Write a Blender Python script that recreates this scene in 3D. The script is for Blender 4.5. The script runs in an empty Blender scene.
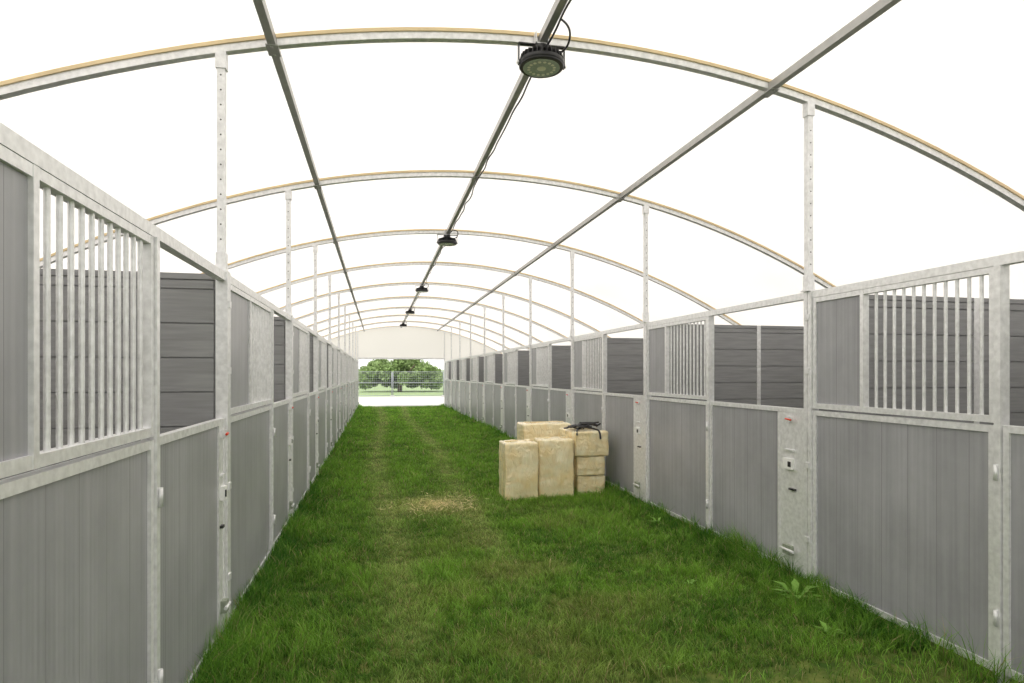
import bpy, math, random
import numpy as np
from mathutils import Vector, Matrix
random.seed(4); rng=np.random.default_rng(7)
sc=bpy.context.scene
sc.view_settings.view_transform='Standard'
sc.view_settings.look='None'
sc.view_settings.exposure=0.0

P=2.87; Y0=4.04; XL=-0.895; XR=3.13; H=2.21
IMIN,IMAX=-2,9
YEND=Y0+P*IMAX; YSTART=Y0+P*IMIN
XC=1.25; KA=0.058; ZA=3.845; HW=5.15
def archz(x): return ZA-KA*(x-XC)**2

# ---------------- materials ----------------
def newmat(name):
    m=bpy.data.materials.new(name); m.use_nodes=True
    nt=m.node_tree; b=nt.nodes['Principled BSDF']; return m,nt,b
def N(nt,t,**k):
    n=nt.nodes.new(t)
    for a,v in k.items(): setattr(n,a,v)
    return n
def simple(name,col,rough=.5,metal=0.,noise=0.,nscale=8.,bump=0.,stretch=(1,1,1)):
    m,nt,b=newmat(name)
    b.inputs['Roughness'].default_value=rough; b.inputs['Metallic'].default_value=metal
    tc=N(nt,'ShaderNodeTexCoord'); mp=N(nt,'ShaderNodeMapping'); mp.inputs['Scale'].default_value=stretch
    nt.links.new(tc.outputs['Object'],mp.inputs['Vector'])
    nz=N(nt,'ShaderNodeTexNoise'); nz.inputs['Scale'].default_value=nscale; nz.inputs['Detail'].default_value=5
    nt.links.new(mp.outputs[0],nz.inputs['Vector'])
    cr=N(nt,'ShaderNodeValToRGB')
    c=np.array(col)
    cr.color_ramp.elements[0].position=.3; cr.color_ramp.elements[1].position=.7
    cr.color_ramp.elements[0].color=(*np.clip(c*(1-noise),0,1),1); cr.color_ramp.elements[1].color=(*np.clip(c*(1+noise),0,1),1)
    nt.links.new(nz.outputs['Fac'],cr.inputs[0]); nt.links.new(cr.outputs[0],b.inputs['Base Color'])
    if bump:
        bp=N(nt,'ShaderNodeBump'); bp.inputs['Strength'].default_value=bump; bp.inputs['Distance'].default_value=.01
        nt.links.new(nz.outputs['Fac'],bp.inputs['Height']); nt.links.new(bp.outputs[0],b.inputs['Normal'])
    return m
M_galv=simple('galvanised_steel',(.84,.84,.85),.36,.3,.12,30)
M_alu=simple('aluminium',(.46,.455,.44),.4,.3,.1,10)
M_keder=simple('backlit_beige_keder',(.80,.63,.38),.6,0,.1,6)  # keder strip, its warm backlit tint painted in as beige
M_dark=simple('black_plastic',(.02,.02,.022),.4,0,.2,20)
M_red=simple('red_plastic',(.75,.07,.03),.4)
M_white=simple('white_label',(.9,.9,.88),.5,0,.05,30)
M_greenpl=simple('green_grey_metal',(.32,.36,.28),.5,.2,.2,30)
M_plank=simple('dark_plank',(.285,.286,.294),.55,0,.13,3,.1,(1,1,14))
def panelmat():
    m,nt,b=newmat('grey_ribbed_panel'); b.inputs['Roughness'].default_value=.36
    tc=N(nt,'ShaderNodeTexCoord')
    mp=N(nt,'ShaderNodeMapping'); mp.inputs['Scale'].default_value=(1,28,.5)
    nt.links.new(tc.outputs['Object'],mp.inputs[0])
    nz=N(nt,'ShaderNodeTexNoise'); nz.inputs['Scale'].default_value=1.3; nz.inputs['Detail'].default_value=6
    nt.links.new(mp.outputs[0],nz.inputs['Vector'])
    cr=N(nt,'ShaderNodeValToRGB'); cr.color_ramp.elements[0].position=.3; cr.color_ramp.elements[1].position=.72
    cr.color_ramp.elements[0].color=(.345,.346,.372,1); cr.color_ramp.elements[1].color=(.43,.43,.455,1)
    nt.links.new(nz.outputs['Fac'],cr.inputs[0])
    n2=N(nt,'ShaderNodeTexNoise'); n2.inputs['Scale'].default_value=1.6; n2.inputs['Detail'].default_value=7; n2.inputs['Roughness'].default_value=.65
    nt.links.new(tc.outputs['Object'],n2.inputs['Vector'])
    mr=N(nt,'ShaderNodeMapRange'); mr.inputs['From Min'].default_value=.3; mr.inputs['From Max'].default_value=.7; mr.inputs['To Min'].default_value=.78; mr.inputs['To Max'].default_value=1.06
    nt.links.new(n2.outputs['Fac'],mr.inputs['Value'])
    mx=N(nt,'ShaderNodeMix',data_type='RGBA',blend_type='MULTIPLY'); mx.inputs[0].default_value=1
    nt.links.new(cr.outputs[0],mx.inputs[6]); nt.links.new(mr.outputs[0],mx.inputs[7])
    sp=N(nt,'ShaderNodeSeparateXYZ'); nt.links.new(tc.outputs['Object'],sp.inputs[0])
    d=N(nt,'ShaderNodeMath',operation='MULTIPLY'); d.inputs[1].default_value=5.0; nt.links.new(sp.outputs['Y'],d.inputs[0])
    fr=N(nt,'ShaderNodeMath',operation='FRACT'); nt.links.new(d.outputs[0],fr.inputs[0])
    lt=N(nt,'ShaderNodeMath',operation='LESS_THAN'); lt.inputs[1].default_value=.022; nt.links.new(fr.outputs[0],lt.inputs[0])
    m2=N(nt,'ShaderNodeMix',data_type='RGBA'); m2.inputs[7].default_value=(.24,.24,.25,1)
    nt.links.new(lt.outputs[0],m2.inputs[0]); nt.links.new(mx.outputs[2],m2.inputs[6])
    nt.links.new(m2.outputs[2],b.inputs['Base Color'])
    wv=N(nt,'ShaderNodeTexWave',bands_direction='Y'); wv.inputs['Scale'].default_value=11
    nt.links.new(tc.outputs['Object'],wv.inputs['Vector'])
    bp=N(nt,'ShaderNodeBump'); bp.inputs['Strength'].default_value=.25; bp.inputs['Distance'].default_value=.002
    nt.links.new(wv.outputs['Fac'],bp.inputs['Height']); nt.links.new(bp.outputs[0],b.inputs['Normal'])
    return m
M_panel=panelmat()
def membrane():
    m,nt,b=newmat('white_tent_membrane'); nt.nodes.remove(b)
    out=nt.nodes['Material Output']
    t=N(nt,'ShaderNodeBsdfTranslucent'); t.inputs[0].default_value=(.92,.885,.84,1)
    d=N(nt,'ShaderNodeBsdfDiffuse'); d.inputs[0].default_value=(.87,.855,.83,1)
    mx=N(nt,'ShaderNodeMixShader'); mx.inputs[0].default_value=.35
    tc=N(nt,'ShaderNodeTexCoord'); nz=N(nt,'ShaderNodeTexNoise'); nz.inputs['Scale'].default_value=.5; nz.inputs['Detail'].default_value=3
    nt.links.new(tc.outputs['Object'],nz.inputs['Vector'])
    mr=N(nt,'ShaderNodeMapRange'); mr.inputs['To Min'].default_value=.28; mr.inputs['To Max'].default_value=.56
    nt.links.new(nz.outputs['Fac'],mr.inputs['Value']); nt.links.new(mr.outputs[0],mx.inputs[0])
    nt.links.new(t.outputs[0],mx.inputs[1]); nt.links.new(d.outputs[0],mx.inputs[2]); nt.links.new(mx.outputs[0],out.inputs[0])
    return m
M_mem=membrane()
def vcolmat(name,transl=.3,rough=.6):
    m,nt,b=newmat(name); out=nt.nodes['Material Output']
    a=N(nt,'ShaderNodeAttribute'); a.attribute_name='Col'
    b.inputs['Roughness'].default_value=rough; b.inputs['Specular IOR Level'].default_value=.25
    nt.links.new(a.outputs['Color'],b.inputs['Base Color'])
    t=N(nt,'ShaderNodeBsdfTranslucent'); nt.links.new(a.outputs['Color'],t.inputs[0])
    mx=N(nt,'ShaderNodeMixShader'); mx.inputs[0].default_value=transl
    nt.links.new(b.outputs[0],mx.inputs[1]); nt.links.new(t.outputs[0],mx.inputs[2]); nt.links.new(mx.outputs[0],out.inputs[0])
    return m
M_grass=vcolmat('grass_blades',.25,.5); M_leaf=vcolmat('leaves',.35); M_straw=vcolmat('straw',.2)

# ---------------- mesh builder ----------------
class MB:
    def __init__(s): s.v=[];s.f=[];s.m=[];s.sm=[]
    def box(s,x0,x1,y0,y1,z0,z1,m=0):
        x0,x1=sorted((x0,x1));y0,y1=sorted((y0,y1));z0,z1=sorted((z0,z1))
        b=len(s.v)
        s.v+=[(x0,y0,z0),(x1,y0,z0),(x1,y1,z0),(x0,y1,z0),(x0,y0,z1),(x1,y0,z1),(x1,y1,z1),(x0,y1,z1)]
        for f in ((0,3,2,1),(4,5,6,7),(0,1,5,4),(1,2,6,5),(2,3,7,6),(3,0,4,7)):
            s.f.append([b+i for i in f]); s.m.append(m); s.sm.append(False)
    def cyl(s,p0,p1,r0,m=0,n=10,r1=None,cap=True):
        r1=r0 if r1 is None else r1
        p0=Vector(p0);p1=Vector(p1);d=(p1-p0).normalized()
        a=Vector((0,0,1)) if abs(d.z)<.9 else Vector((1,0,0))
        u=d.cross(a).normalized();w=d.cross(u)
        b=len(s.v)
        for p,r in((p0,r0),(p1,r1)):
            for i in range(n):
                t=2*math.pi*i/n; q=p+(u*math.cos(t)+w*math.sin(t))*r; s.v.append(tuple(q))
        for i in range(n):
            j=(i+1)%n; s.f.append([b+i,b+j,b+n+j,b+n+i]); s.m.append(m); s.sm.append(True)
        if cap:
            s.f.append([b+i for i in range(n)][::-1]); s.f.append([b+n+i for i in range(n)]); s.m+=[m,m]; s.sm+=[False,False]
    def obj(s,name,mats,loc=(0,0,0)):
        me=bpy.data.meshes.new(name); me.from_pydata(s.v,[],s.f)
        for m in mats: me.materials.append(m)
        me.polygons.foreach_set('material_index',s.m); me.polygons.foreach_set('use_smooth',s.sm); me.update()
        return link(name,me,loc)
def link(name,me,loc=(0,0,0)):
    o=bpy.data.objects.new(name,me); o.location=loc; sc.collection.objects.link(o); return o
def tube(name,pts,r,mat,parent=None,cyclic=False):
    cu=bpy.data.curves.new(name,'CURVE'); cu.dimensions='3D'; cu.bevel_depth=r; cu.bevel_resolution=2
    for pl in (pts if isinstance(pts[0][0],(list,tuple)) else [pts]):
        sp=cu.splines.new('NURBS'); sp.points.add(len(pl)-1); sp.order_u=3; sp.use_endpoint_u=True; sp.use_cyclic_u=cyclic
        for i,p in enumerate(pl): sp.points[i].co=(*p,1)
    cu.materials.append(mat); o=link(name,cu)
    if parent: o.parent=parent
    return o

# ---------------- horse stalls ----------------
SM=[M_galv,M_panel,M_plank,M_red,M_white,M_dark,M_greenpl]
def stall(side):
    b=MB(); s=side
    X=lambda v:s*v
    def bx(x0,x1,y0,y1,z0,z1,m=0): b.box(X(x0),X(x1),y0,y1,z0,z1,m)
    bx(-.012,.055,-.040,-.003,0,H); bx(-.012,.055,.003,.040,0,H)
    for z in (.35,.9,1.6,2.0): bx(-.02,-.012,-.025,.025,z,z+.04)
    bx(0,.05,.040,P-.040,H-.05,H)
    def frame(y0,y1,z0,z1,w=.032,l=True,r=True):
        if l: bx(0,.045,y0,y0+w,z0,z1)
        if r: bx(0,.045,y1-w,y1,z0,z1)
        bx(0.002,.043,y0+w*l,y1-w*r,z0,z0+w+.008);bx(0.002,.043,y0+w*l,y1-w*r,z1-w-.004,z1)
    if side>0:
        door=(.044,1.405); rest=(1.45,P-.044); bars=(1.45,2.34); solid=(2.34,P-.044); mid=(1.41,1.445)
    else:
        door=(1.66,P-.044); rest=(.044,1.615); solid=(.044,.74); bars=(.74,1.615); mid=(1.62,1.655)
    bx(-.01,.05,mid[0],mid[1],0,H-.05)
    frame(rest[0],rest[1],.05,1.33)
    bx(.014,.034,rest[0]+.03,rest[1]-.03,.085,1.30,1)
    frame(solid[0],solid[1],1.345,H-.052,.03)
    bx(.014,.034,solid[0]+.028,solid[1]-.028,1.375,H-.08,1)
    frame(bars[0],bars[1],1.345,H-.052,.028,l=side>0,r=side<0)
    n=11
    for i in range(1,n+1):
        y=bars[0]+.015+(bars[1]-bars[0]-.03)*i/(n+1)
        b.cyl((X(.022),y,1.37),(X(.022),y,H-.07),.0095,0,8,cap=False)
    frame(door[0],door[1],.06,1.335)
    pw=.31 if side>0 else .13
    if side>0:
        bx(.014,.034,door[0]+pw,door[1]-.03,.095,1.305,1)
        bx(.004,.036,door[0]+.03,door[0]+pw,.1,1.30,0)
        px0=door[0]+.03; px1=door[0]+pw
        bx(0,.045,px1-.012,px1+.012,.1,1.30)
    else:
        bx(.014,.034,door[0]+.03,door[1]-pw,.095,1.305,1)
        bx(.004,.036,door[1]-pw,door[1]-.03,.1,1.30,0)
        px0=door[1]-pw; px1=door[1]-.02
    pc=(px0+px1)/2; q=1 if side>0 else .6
    bx(-.02,.004,pc-.045*q,pc+.06*q,.86,.94,4); bx(-.026,-.018,pc-.035*q,pc-.005,.88,.92,5)
    bx(-.014,.004,pc-.07*q,pc+.0,.70,.715,5)
    bx(-.03,.004,pc-.04*q,pc+.05*q,.2,.27,6); b.cyl((X(-.03),pc-.08*q,.235),(X(-.03),pc+.08*q,.235),.011,0,8)
    b.cyl((X(-.03),pc-.05*q,1.245),(X(-.03),pc+.015*q,1.25),.007,3,8); bx(-.025,.004,pc-.02,pc+.02,1.225,1.27,0)
    bx(-.012,.004,pc-.05*q,pc+.05*q,1.0,1.012,0)
    for z in (.3,1.05):
        yh=(mid[0]+mid[1])/2
        b.cyl((X(-.018),yh,z),(X(-.018),yh,z+.08),.010,0,8)
    D=2.92
    zz=.06
    while zz<H-.06:
        z1=min(zz+.205,H-.045)
        bx(.07,1.48,-.02,.02,zz,z1-.008,2); bx(1.52,D-.05,-.02,.02,zz,z1-.008,2); zz+=.205
    bx(.06,D-.05,-.008,.008,.05,H-.03,2)
    bx(1.475,1.525,-.024,.024,0,H-.01,0)
    bx(.06,D-.04,-.022,.022,H-.045,H-.01,2)
    bx(D-.04,D,-.02,P-.045,.05,H-.05,2)
    bx(D-.06,D+.01,-.04,-.022,0,H,0)
    return b
for side,x in((-1,XL),(1,XR)):
    o0=None
    for i in range(IMIN,IMAX):
        if o0 is None: o0=stall(side).obj('horse_stall',SM,(x,Y0+P*i,0))
        else: link('horse_stall',o0.data,(x,Y0+P*i,0))
for side,x in((-1,XL),(1,XR)):
    b=MB(); b.box(0,side*.055,0,.035,0,H,0); b.box(side*.06,side*2.9,.008,.03,.05,H-.02,1); b.box(side*.06,side*2.9,0,.04,H-.02,H,0)
    b.obj('stall_end_panel',SM,(x,YEND+.0,0))

# ---------------- tent frame ----------------
def sweep_arch(b,y0,y1,za,zb,m,n=48,hw=HW):
    xs=np.linspace(XC-hw,XC+hw,n+1); base=len(b.v)
    for x in xs:
        sl=-2*KA*(x-XC); nn=math.hypot(1,sl); nx,nz=-sl/nn,1/nn; z=archz(x)
        for (yy,o) in((y0,za),(y1,za),(y1,zb),(y0,zb)): b.v.append((x+nx*o,yy,z+nz*o))
    for i in range(n):
        a=base+4*i;c=a+4
        for k in range(4):
            l=(k+1)%4; b.f.append([a+k,c+k,c+l,a+l]); b.m.append(m); b.sm.append(False)
    b.f.append([base+k for k in range(4)]); b.f.append([base+4*n+k for k in (3,2,1,0)]); b.m+=[m,m]; b.sm+=[False,False]
ab=MB(); sweep_arch(ab,-.025,.025,-.034,.010,0); sweep_arch(ab,-.036,.036,.010,.032,1)
ze=archz(XC+HW)
for s in(-1,1): ab.box(XC+s*HW-.04,XC+s*HW+.04,-.04,.04,0,ze+.02,0)
a0=None
for i in range(IMIN,IMAX+1):
    if a0 is None: a0=ab.obj('roof_arch',[M_galv,M_keder],(0,Y0+P*i,0))
    else: link('roof_arch',a0.data,(0,Y0+P*i,0))
PX=[1.07-1.70,1.07,1.07+1.73]
for x in PX:
    b=MB(); z=archz(x)
    b.box(-.024,.024,YSTART,YEND,-.045,.012,0)
    for i in range(IMIN,IMAX+1):
        y=Y0+P*i; b.box(-.036,.036,y-.07,y+.07,-.053,-.045,0); b.cyl((0,y-.05,-.062),(0,y-.05,-.05),.010,0,6); b.cyl((0,y+.05,-.062),(0,y+.05,-.05),.010,0,6)
    b.obj('roof_purlin',[M_alu],(x,0,z))
for side,x in((-1,XL-.03),(1,XR+.0)):
    b=MB(); top=archz(x)-.03
    b.box(-.022,.022,-.022,.022,H,top+.01,0); b.box(-.04,.04,-.04,.04,H,H+.010,0)
    b.box(-.028,.028,-.028,.028,H+.008,H+.12,0)
    b.box(-.030,.030,-.030,.030,top-.10,top,0)
    for k in range(12):
        z=H+.20+k*.09; b.cyl((0,-.0225,z),(0,-.0235,z),.005,1,8)  # punched holes: black discs stand in for the shade inside
    p0=None
    for i in range(IMIN,IMAX+1):
        if p0 is None: p0=b.obj('tent_support_post',[M_galv,M_dark],(x,Y0+P*i,0))
        else: link('tent_support_post',p0.data,(x,Y0+P*i,0))
b=MB(); n=64; xs=np.linspace(XC-HW-.08,XC+HW+.08,n+1)
ys=np.linspace(YSTART-.2,YEND+.2,41)
for y in ys:
    for x in xs: b.v.append((x,y,archz(x)+.04))
for j in range(len(ys)-1):
    for i in range(n):
        a=j*(n+1)+i; b.f.append([a,a+1,a+n+2,a+n+1]); b.m.append(0); b.sm.append(True)
b.obj('ceiling',[M_mem])
for nm,x in(('wall_left',XC-HW-.08),('wall_right',XC+HW+.08)):
    b=MB(); b.v=[(x,YSTART-.2,0),(x,YEND+.2,0),(x,YEND+.2,ze+.04),(x,YSTART-.2,ze+.04)]; b.f=[[0,1,2,3]]; b.m=[0]; b.sm=[False]; b.obj(nm,[M_mem])
b=MB(); y=YEND+.12
xs=np.linspace(XC-HW-.08,XC+HW+.08,41); zo=2.32
for x in xs: b.v+=[(x,y,zo),(x,y,archz(x)+.04)]
for i in range(40):
    a=2*i; b.f.append([a,a+2,a+3,a+1]); b.m.append(0); b.sm.append(False)
k=len(b.v); b.v+=[(XC-HW-.08,y,0),(XL,y,0),(XL,y,zo),(XC-HW-.08,y,zo),(XR,y,0),(XC+HW+.08,y,0),(XC+HW+.08,y,zo),(XR,y,zo)]
b.f+=[[k,k+1,k+2,k+3],[k+4,k+5,k+6,k+7]]; b.m+=[0,0]; b.sm+=[False,False]
b.box(XL-.05,XR+.05,y-.05,y-.005,zo-.03,zo+.05,1)
b.obj('wall_back',[M_mem,M_galv])

# ---------------- lamps ----------------
def lampmesh():
    b=MB()
    b.cyl((0,0,-.030),(0,0,.0),.150,0,40)
    b.cyl((0,0,-.040),(0,0,-.030),.143,0,40,r1=.15)
    b.cyl((0,0,-.043),(0,0,-.0405),.122,1,40)
    for i in range(16):
        t=i*2*math.pi/16; b.cyl((.085*math.cos(t),.085*math.sin(t),-.046),(.085*math.cos(t),.085*math.sin(t),-.0435),.011,2,8)
    b.cyl((0,0,-.046),(0,0,-.0435),.03,2,12)
    b.cyl((0,0,0),(0,0,.055),.07,0,24); b.cyl((0,0,.055),(0,0,.10),.052,0,24)
    for i in range(28):
        t=i*2*math.pi/28; c,s_=math.cos(t),math.sin(t); w=.003
        k=len(b.v)
        for r,z in((.06,0),(.147,0),(.138,.042),(.06,.070)):
            b.v+= [(r*c-w*s_,r*s_+w*c,z),(r*c+w*s_,r*s_-w*c,z)]
        b.f+=[[k,k+2,k+4,k+6],[k+1,k+7,k+5,k+3],[k,k+1,k+3,k+2],[k+2,k+3,k+5,k+4],[k+4,k+5,k+7,k+6]]; b.m+=[0]*5; b.sm+=[False]*5
    for s in(-1,1):
        b.box(s*.152,s*.158,-.016,.016,-.03,.105,0); b.cyl((s*.145,0,-.015),(s*.168,0,-.015),.013,3,8)
    b.box(-.158,.158,-.016,.016,.104,.111,0)
    b.box(-.045,.045,-.03,.03,.108,.116,3); b.box(-.045,-.038,-.03,.03,.108,.19,3); b.box(.038,.045,-.03,.03,.108,.19,3)
    return b
M_lens=simple('lamp_lens',(.45,.52,.42),.2,0,.1,60)
M_led=simple('led_chips',(.8,.8,.6),.3)
l0=None
for i in (0,2,4,6,8):
    loc=(1.06,Y0+P*i-.06,archz(1.07)-.175)
    if l0 is None: l0=lampmesh().obj('high_bay_lamp',[M_dark,M_lens,M_led,M_galv],loc)
    else: link('high_bay_lamp',l0.data,loc)
pts=[]; zc=archz(1.07)-.055
y=YSTART
while y<YEND:
    pts.append((1.07+.03+random.uniform(-.014,.014),y,zc-random.uniform(0,.03))); y+=.24
pl=[pts]
for i in(0,2,4,6,8):
    y=Y0+P*i-.06; z=archz(1.07)
    pl.append([(1.10,y-.02,z-.11),(1.17,y-.03,z-.13),(1.22,y-.10,z-.10),(1.20,y-.2,z-.03),(1.11,y-.3,z-.055)])
tube('power_cable',pl,.007,M_dark)

# ---------------- ground ----------------
G=rng.random((40,140))
def field(x,y,s):
    u=(x+3)*s; v=(y+3)*s; i=np.floor(u).astype(int);j=np.floor(v).astype(int);fu=u-i;fv=v-j
    fu=fu*fu*(3-2*fu); fv=fv*fv*(3-2*fv)
    g=lambda a,c:G[a%40,c%140]
    return (g(i,j)*(1-fu)+g(i+1,j)*fu)*(1-fv)+(g(i,j+1)*(1-fu)+g(i+1,j+1)*fu)*fv
def tracks(x,y):
    a=.08+.10*np.sin(y*.33+.5); c=1.12+.09*np.sin(y*.4+2)
    nr=np.clip((y-4.5)/3,.0,1)
    m=.35+.85*field(x+.7,y*.8+9,2.3)
    return np.clip((np.exp(-((x-a)/.17)**2)*(.65+.35*nr)+(.35+.65*nr)*np.exp(-((x-c)/.16)**2))*m,0,1)
def gmat():
    m,nt,b=newmat('soil_and_turf'); b.inputs['Roughness'].default_value=.95; b.inputs['Specular IOR Level'].default_value=.1
    tc=N(nt,'ShaderNodeTexCoord'); nz=N(nt,'ShaderNodeTexNoise'); nz.inputs['Scale'].default_value=9; nz.inputs['Detail'].default_value=8
    nt.links.new(tc.outputs['Object'],nz.inputs['Vector'])
    cr=N(nt,'ShaderNodeValToRGB'); e=cr.color_ramp.elements
    e[0].position=.35;e[0].color=(.05,.10,.018,1);e[1].position=.7;e[1].color=(.18,.21,.055,1)
    nt.links.new(nz.outputs['Fac'],cr.inputs[0]); nt.links.new(cr.outputs[0],b.inputs['Base Color'])
    bp=N(nt,'ShaderNodeBump'); bp.inputs['Distance'].default_value=.03; nt.links.new(nz.outputs['Fac'],bp.inputs['Height']); nt.links.new(bp.outputs[0],b.inputs['Normal'])
    return m
b=MB(); b.box(-60,60,-20,YEND+1.2,-.3,0,0); b.obj('floor',[gmat()])
b=MB(); b.box(-60,60,YEND+1.2,44.5,-.3,0.0,0); b.obj('gravel_yard',[simple('pale_gravel',(.56,.55,.51),.95,0,.14,9,.4)])
b=MB(); b.box(-90,90,44.5,170,-.3,0.0,0); b.obj('grass_verge',[simple('pale_field',(.25,.34,.15),.95,0,.22,2,.4)])  # pale green base colour with random tone

def blades():
    X=[];Y=[];W=[];S=[]
    for y0,y1,den,w,hs in((.8,3,1500,.0042,1),(3,5.2,9500,.0037,1),(5.2,8,5500,.0050,1),(8,12,2600,.0075,1.0),(12,19,1100,.012,1.0),(19,YEND+.6,450,.020,1.0)):
        n=int((y1-y0)*(XR-XL+.1)*den); X.append(rng.uniform(XL+.005,XR-.005,n));Y.append(rng.uniform(y0,y1,n));W.append(np.full(n,w));S.append(np.full(n,hs))
        ne=int((y1-y0)*2*.22*den*.8)
        side=rng.random(ne)<.5; off=np.abs(rng.normal(0,.10,ne))
        X.append(np.where(side,XL+off+.005,XR-off-.005));Y.append(rng.uniform(y0,y1,ne));W.append(np.full(ne,w*1.15));S.append(np.full(ne,hs))
    X=np.concatenate(X);Y=np.concatenate(Y);W=np.concatenate(W);S=np.concatenate(S)
    thin=field(X+2,Y*1.0+1,14.0); keep=rng.random(len(X))<np.clip(.35+1.3*thin,0,1)
    X,Y,W,S=X[keep],Y[keep],W[keep],S[keep]; n=len(X)
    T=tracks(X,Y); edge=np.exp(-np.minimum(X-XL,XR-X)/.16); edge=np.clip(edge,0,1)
    cl=field(X,Y,3.1); c2=field(X,Y,9.0); c3=field(X+5,Y+5,1.3); c4=field(X+1,Y+2,18.)
    h=(.016+.036*cl**1.4+.040*c4**1.4)*(1-.6*T)*(1+2.0*edge)*rng.uniform(.5,1.45,n)*S
    az=rng.uniform(0,2*np.pi,n); ln=rng.uniform(.1,1.2,n)*h
    la=2*np.pi*field(X+4,Y+8,11.)*2+rng.normal(0,.9,n)
    dx,dy=np.cos(az)*W/2,np.sin(az)*W/2; lx,ly=np.cos(la)*ln,np.sin(la)*ln
    V=np.zeros((n,5,3))
    V[:,0]=np.stack([X-dx,Y-dy,0*X],1);V[:,1]=np.stack([X+dx,Y+dy,0*X],1)
    V[:,2]=np.stack([X+.8*dx+.35*lx,Y+.8*dy+.35*ly,h*.6],1);V[:,3]=np.stack([X-.8*dx+.35*lx,Y-.8*dy+.35*ly,h*.6],1)
    V[:,4]=np.stack([X+lx,Y+ly,h],1)
    V[:,:,0]=np.clip(V[:,:,0],XL+.001,XR-.001)
    base=np.array([.245,.47,.055]); dk=np.array([.040,.155,.012]); yl=np.array([.52,.62,.21]); br=np.array([.50,.40,.20])
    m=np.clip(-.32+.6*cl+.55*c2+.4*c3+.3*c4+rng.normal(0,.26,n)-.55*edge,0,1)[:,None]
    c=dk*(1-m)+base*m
    k=np.clip(T*(.38+.65*c2)+rng.normal(0,.07,n),0,.8)[:,None]; c=c*(1-k)+yl*k
    q=(.7*np.exp(-(((X-.66)/.45)**2+((Y-7.5)/.55)**2)))[:,None]; c=c*(1-q)+np.array([.70,.62,.30])*q
    worn=np.clip(np.exp(-((X-1.3)/.8)**2)*(field(X+2,Y+3,2.2)-.42)*2.0,0,.42)*np.exp(-((Y-4.6)/2.4)**2)
    q=worn[:,None]; c=c*(1-q)+np.array([.36,.36,.12])*q
    dead=(rng.random(n)<(.04+.06*T+.10*worn))[:,None]; c=np.where(dead,br,c)
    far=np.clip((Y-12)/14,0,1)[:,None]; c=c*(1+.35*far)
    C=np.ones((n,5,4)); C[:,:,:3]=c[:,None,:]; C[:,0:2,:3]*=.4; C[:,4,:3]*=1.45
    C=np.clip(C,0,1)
    li=np.array([0,1,2,3,3,2,4]); L=(np.arange(n)[:,None]*5+li).ravel()
    return V.reshape(-1,3),L,C.reshape(-1,4),n
def fastmesh(name,V,L,starts,C,mat):
    me=bpy.data.meshes.new(name); me.vertices.add(len(V)); me.vertices.foreach_set('co',V.ravel())
    me.loops.add(len(L)); me.loops.foreach_set('vertex_index',L.astype(np.int32))
    me.polygons.add(len(starts)); me.polygons.foreach_set('loop_start',starts.astype(np.int32))
    me.update(calc_edges=True)
    a=me.color_attributes.new('Col','FLOAT_COLOR','POINT'); a.data.foreach_set('color',C.astype(np.float32).ravel())
    me.materials.append(mat); me.validate(); return link(name,me)
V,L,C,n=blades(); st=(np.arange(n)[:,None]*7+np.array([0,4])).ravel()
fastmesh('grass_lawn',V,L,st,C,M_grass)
def quads(name,cen,U,Wv,C,mat):
    n=len(cen); V=np.stack([cen-U-Wv,cen+U-Wv,cen+U+Wv,cen-U+Wv],1).reshape(-1,3)
    Cc=np.ones((n,4,4)); Cc[:,:,:3]=np.clip(C,0,1)[:,None,:]
    return fastmesh(name,V,np.arange(4*n),np.arange(n)*4,Cc.reshape(-1,4),mat)
n=620; r=np.abs(rng.normal(0,.27,n)); t=rng.uniform(0,6.283,n)
cen=np.stack([.68+r*np.cos(t)*1.15,7.45+r*np.sin(t)*1.2,rng.uniform(.025,.045,n)],1); a=rng.uniform(0,6.283,n); l=rng.uniform(.015,.045,n)
U=np.stack([np.cos(a)*l,np.sin(a)*l,rng.normal(0,.008,n)],1); W=np.stack([-np.sin(a)*.0028,np.cos(a)*.0028,0*a+.001],1)
quads('straw_scatter',cen,U,W,np.array([.88,.74,.40])*rng.uniform(.7,1.12,(n,1)),M_straw)
def weed(x,y,s,k):
    n=k; a=rng.uniform(0,6.283,n); l=rng.uniform(.05,.11,n)*s
    V=[];C=[]
    for i in range(n):
        d=np.array([math.cos(a[i]),math.sin(a[i]),0]); p=np.array([-d[1],d[0],0]); up=np.array([0,0,1.])
        h=rng.uniform(.3,.9)
        V+= [np.array([x,y,.0]),np.array([x,y,0])+d*l[i]*.5+up*l[i]*h*.7+p*l[i]*.16,np.array([x,y,0])+d*l[i]+up*l[i]*h*.75,np.array([x,y,0])+d*l[i]*.5+up*l[i]*h*.7-p*l[i]*.16]
        c=np.array([.28,.50,.10])*rng.uniform(.8,1.3); C+=[[*c,1]]*4
    fastmesh('broadleaf_weed',np.array(V),np.arange(4*n),np.arange(n)*4,np.clip(np.array(C),0,1),M_leaf)
for x,y,s,k in((2.88,3.85,1.7,26),(2.7,3.3,.9,14),(2.9,6.1,1.0,12),(1.5,3.1,.6,9),(2.3,4.3,.7,9),(-.72,6.5,1.1,14),(2.55,5.6,.7,8)): weed(x,y,s,k)

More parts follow.
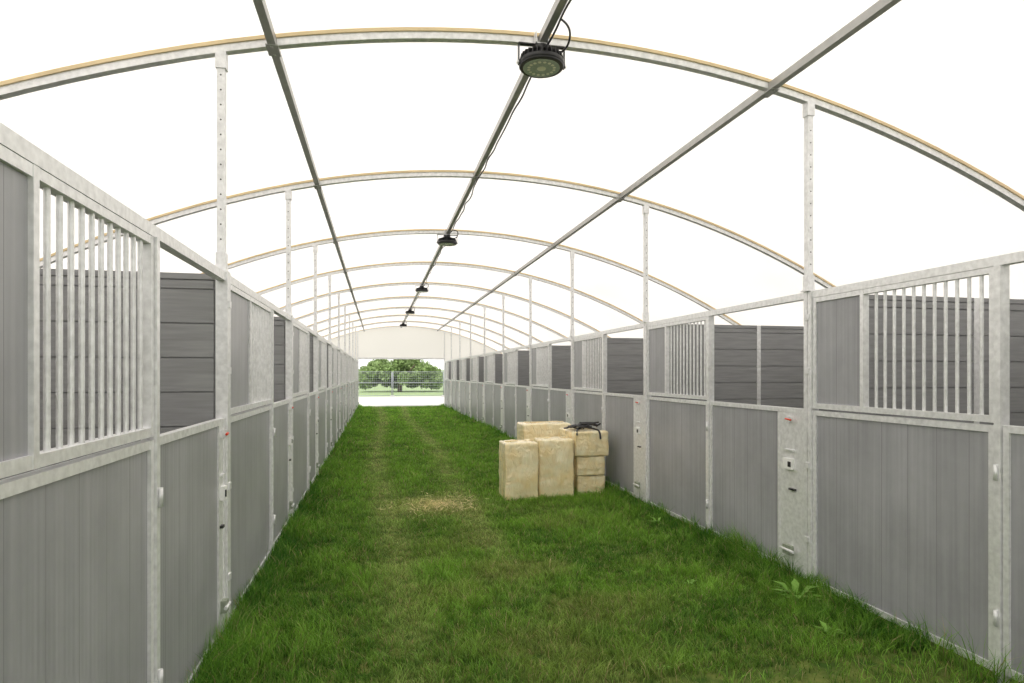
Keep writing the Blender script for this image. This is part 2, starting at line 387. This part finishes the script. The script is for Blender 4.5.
# ---------------- bales ----------------
def balemat():
    m,nt,b=newmat('cream_bale_wrap'); b.inputs['Roughness'].default_value=.3
    b.inputs['Coat Weight'].default_value=1.0; b.inputs['Coat Roughness'].default_value=.06
    tc=N(nt,'ShaderNodeTexCoord'); nz=N(nt,'ShaderNodeTexNoise'); nz.inputs['Scale'].default_value=5; nz.inputs['Detail'].default_value=4; nz.inputs['Distortion'].default_value=.8
    nt.links.new(tc.outputs['Object'],nz.inputs['Vector'])
    cr=N(nt,'ShaderNodeValToRGB'); e=cr.color_ramp.elements
    e[0].position=.3;e[0].color=(.96,.76,.40,1);e[1].position=.65;e[1].color=(1.0,.90,.62,1)
    nt.links.new(nz.outputs['Fac'],cr.inputs[0])
    nt.links.new(cr.outputs[0],b.inputs['Base Color'])
    mp=N(nt,'ShaderNodeMapping'); mp.inputs['Scale'].default_value=(7,7,2.4); nt.links.new(tc.outputs['Object'],mp.inputs[0])
    n2=N(nt,'ShaderNodeTexNoise'); n2.inputs['Scale'].default_value=1.6; n2.inputs['Detail'].default_value=2; n2.inputs['Distortion'].default_value=2.6
    nt.links.new(mp.outputs[0],n2.inputs['Vector'])
    # folded ridges: |noise-.5|
    s1=N(nt,'ShaderNodeMath',operation='SUBTRACT'); s1.inputs[1].default_value=.5; nt.links.new(n2.outputs['Fac'],s1.inputs[0])
    s2=N(nt,'ShaderNodeMath',operation='ABSOLUTE'); nt.links.new(s1.outputs[0],s2.inputs[0])
    bp=N(nt,'ShaderNodeBump'); bp.inputs['Strength'].default_value=.9; bp.inputs['Distance'].default_value=.030; bp.invert=True
    nt.links.new(s2.outputs[0],bp.inputs['Height']); nt.links.new(bp.outputs[0],b.inputs['Normal']); nt.links.new(bp.outputs[0],b.inputs['Coat Normal'])
    return m
M_bale=balemat()
from mathutils import noise as mn
def bale(loc,size,rz,seed):
    import bmesh
    sx,sy,sz=size; bm=bmesh.new(); bmesh.ops.create_cube(bm,size=2)
    bmesh.ops.subdivide_edges(bm,edges=bm.edges[:],cuts=31,use_grid_fill=True)
    R=.026; off=Vector((seed*7.3,seed*3.1,seed))
    for v in bm.verts:
        u=v.co.copy()
        w=Vector([math.sin(c*math.pi/2) for c in u])*.6+u*.4
        p=Vector((w.x*sx/2,w.y*sy/2,w.z*sz/2))
        q=Vector([max(-d/2+R,min(d/2-R,c)) for c,d in zip(p,(sx,sy,sz))])
        dv=p-q
        nrm=dv.normalized() if dv.length>1e-6 else Vector((0,0,1))
        p=q+nrm*R
        e=(1-abs(u.x)**2)*(1-abs(u.y)**2)+(1-abs(u.y)**2)*(1-abs(u.z)**2)+(1-abs(u.x)**2)*(1-abs(u.z)**2)
        p+=nrm*(.006*min(e,1)+.011*mn.noise(p*5+off)+.007*mn.noise(Vector((p.x*22,p.y*22,p.z*7))+off)+.005*mn.noise(Vector((p.x*8,p.y*8,p.z*34))+off))
        if p.z<-sz/2: p.z=-sz/2
        v.co=p
    for f in bm.faces: f.smooth=True
    for s in(-1,1):
        vs=[]
        for k in range(9):
            uu=-1+2*k/8; pt=(uu*sx*.42, s*.012+.01*mn.noise(Vector((uu*3,seed,s))), sz/2+.006)
            vs.append((bm.verts.new((pt[0],pt[1],pt[2]-.01)),bm.verts.new((pt[0],pt[1]+s*.012,pt[2]+.006))))
        for i in range(8): bm.faces.new((vs[i][0],vs[i+1][0],vs[i+1][1],vs[i][1]))
    me=bpy.data.meshes.new('wood_shavings_bale'); bm.to_mesh(me); bm.free(); me.materials.append(M_bale)
    o=link('wood_shavings_bale',me,(loc[0],loc[1],loc[2]+sz/2)); o.rotation_euler=(0,0,rz); return o
bale((1.77,7.80,0),(.43,.38,.73),.05,1)
bale((2.26,7.88,0),(.46,.38,.75),-.06,2)
bale((2.34,8.64,0),(.72,.40,.30),.03,3); bale((2.34,8.63,.30),(.72,.40,.30),-.02,4); bale((2.33,8.62,.60),(.70,.40,.30),.04,5)
bale((2.76,8.09,0),(.38,.60,.25),.02,6); bale((2.76,8.08,.25),(.39,.60,.26),-.02,7); bale((2.74,8.07,.51),(.47,.64,.33),.04,8)
pl=[]
for k in range(6):
    cx,cy=2.56+.05*k,7.96+random.uniform(-.08,.12); rr=random.uniform(.05,.10); base=.855+.008*k
    pl.append([(cx+rr*1.4*math.cos(t)+random.uniform(-.02,.02),cy+rr*math.sin(t)+random.uniform(-.02,.02),base+random.uniform(0,.05)) for t in np.linspace(0,6.0,9)])
pl.append([(2.69,7.95,.88),(2.60,7.87,.87),(2.55,7.79,.86),(2.54,7.73,.80)])
pl.append([(2.74,7.90,.88),(2.84,7.82,.865),(2.86,7.735,.84),(2.86,7.72,.74)])
tube('horse_halter',pl,.012,M_dark)

# ---------------- outside ----------------
b=MB(); tx,ty=1.9,56
b.cyl((tx,ty,0),(tx+.1,ty,1.8),.22,0,10,r1=.14)
for a in range(7):
    t=a*.9; b.cyl((tx+.1,ty,1.0),(tx+2*math.cos(t),ty+1.5*math.sin(t),2.4),.09,0,6,r1=.03)
par=b.obj('tree',[simple('bark',(.2,.16,.11),.9,0,.3,8)])
cs=[]
for _ in range(80):
    bx_,by_=rng.uniform(-3.2,3.2),rng.uniform(-1.5,1.5)
    zmax=2.9*math.sqrt(max(.05,1-(bx_/3.6)**2)); bz=rng.uniform(.8,max(1.0,zmax))
    r=rng.uniform(.4,.75); k=600; d=rng.normal(0,1,(k,3)); d/=np.linalg.norm(d,axis=1)[:,None]
    cs.append(d*r*rng.uniform(.5,1.08,(k,1))+np.array([tx+bx_,ty+by_,bz]))
cen=np.concatenate(cs); n=len(cen); cen[:,2]=np.maximum(cen[:,2],.3)
U=rng.normal(0,.045,(n,3));W=rng.normal(0,.045,(n,3))
o=quads('foliage',cen,U,W,np.array([.34,.46,.19])*rng.uniform(.5,1.25,(n,1)),M_leaf); o.parent=par
cs=[]
for _ in range(150):
    hx=rng.uniform(-22,30); r=rng.uniform(.6,1.3); d=rng.normal(0,1,(130,3)); d/=np.linalg.norm(d,axis=1)[:,None]
    cs.append(d*r*rng.uniform(.6,1.05,(130,1))*np.array([1.3,1,.9])+np.array([hx,100+rng.uniform(-1,1),rng.uniform(.6,1.6)]))
cen=np.concatenate(cs); cen[:,2]=np.maximum(cen[:,2],.35); n=len(cen)
quads('hedge',cen,rng.normal(0,.12,(n,3)),rng.normal(0,.12,(n,3)),np.array([.52,.60,.46])*rng.uniform(.85,1.1,(n,1)),M_leaf)  # distance haze is put into the pale leaf colour
b=MB()
for k in range(5):
    x0=-6+k*3.5
    for xx in(x0,x0+3.42): b.cyl((xx,0,0),(xx,0,1.75),.028,0,8)
    for z in(.12,1.0,1.73): b.cyl((x0,0,z),(x0+3.42,0,z),.022,0,6)
    for q in range(1,24): b.cyl((x0+q*3.42/24,0,.12),(x0+q*3.42/24,0,1.73),.006,0,4,cap=False)
    for z in np.linspace(.3,1.6,9): b.cyl((x0,0,z),(x0+3.42,0,z),.006,0,4,cap=False)
    b.box(x0-.18,x0+.1,-.3,.3,0,.12,1)
b.obj('mesh_fence',[simple('fence_steel',(.30,.32,.34),.5,.3),simple('concrete_foot',(.5,.5,.48),.9)],(0,43,0))

# ---------------- light ----------------
w=bpy.data.worlds.new('World'); sc.world=w; w.use_nodes=True; nt=w.node_tree
bg=nt.nodes['Background']; bg.inputs[0].default_value=(1.0,.99,.98,1); bg.inputs[1].default_value=1.35
sl=bpy.data.lights.new('sun','SUN'); sl.energy=3.6; sl.angle=math.radians(3); sl.color=(1,.97,.93)
so=link('sun',sl,(0,0,30)); so.rotation_euler=(math.radians(28),math.radians(-18),0)

cam=bpy.data.cameras.new('camera'); co=link('camera',cam,(0,0,1.6))
th=math.atan(134/620); co.rotation_euler=(math.radians(90),0,-th)
cam.sensor_width=36; cam.lens=620/1024*36; cam.shift_y=.0315; cam.clip_end=500
sc.camera=co
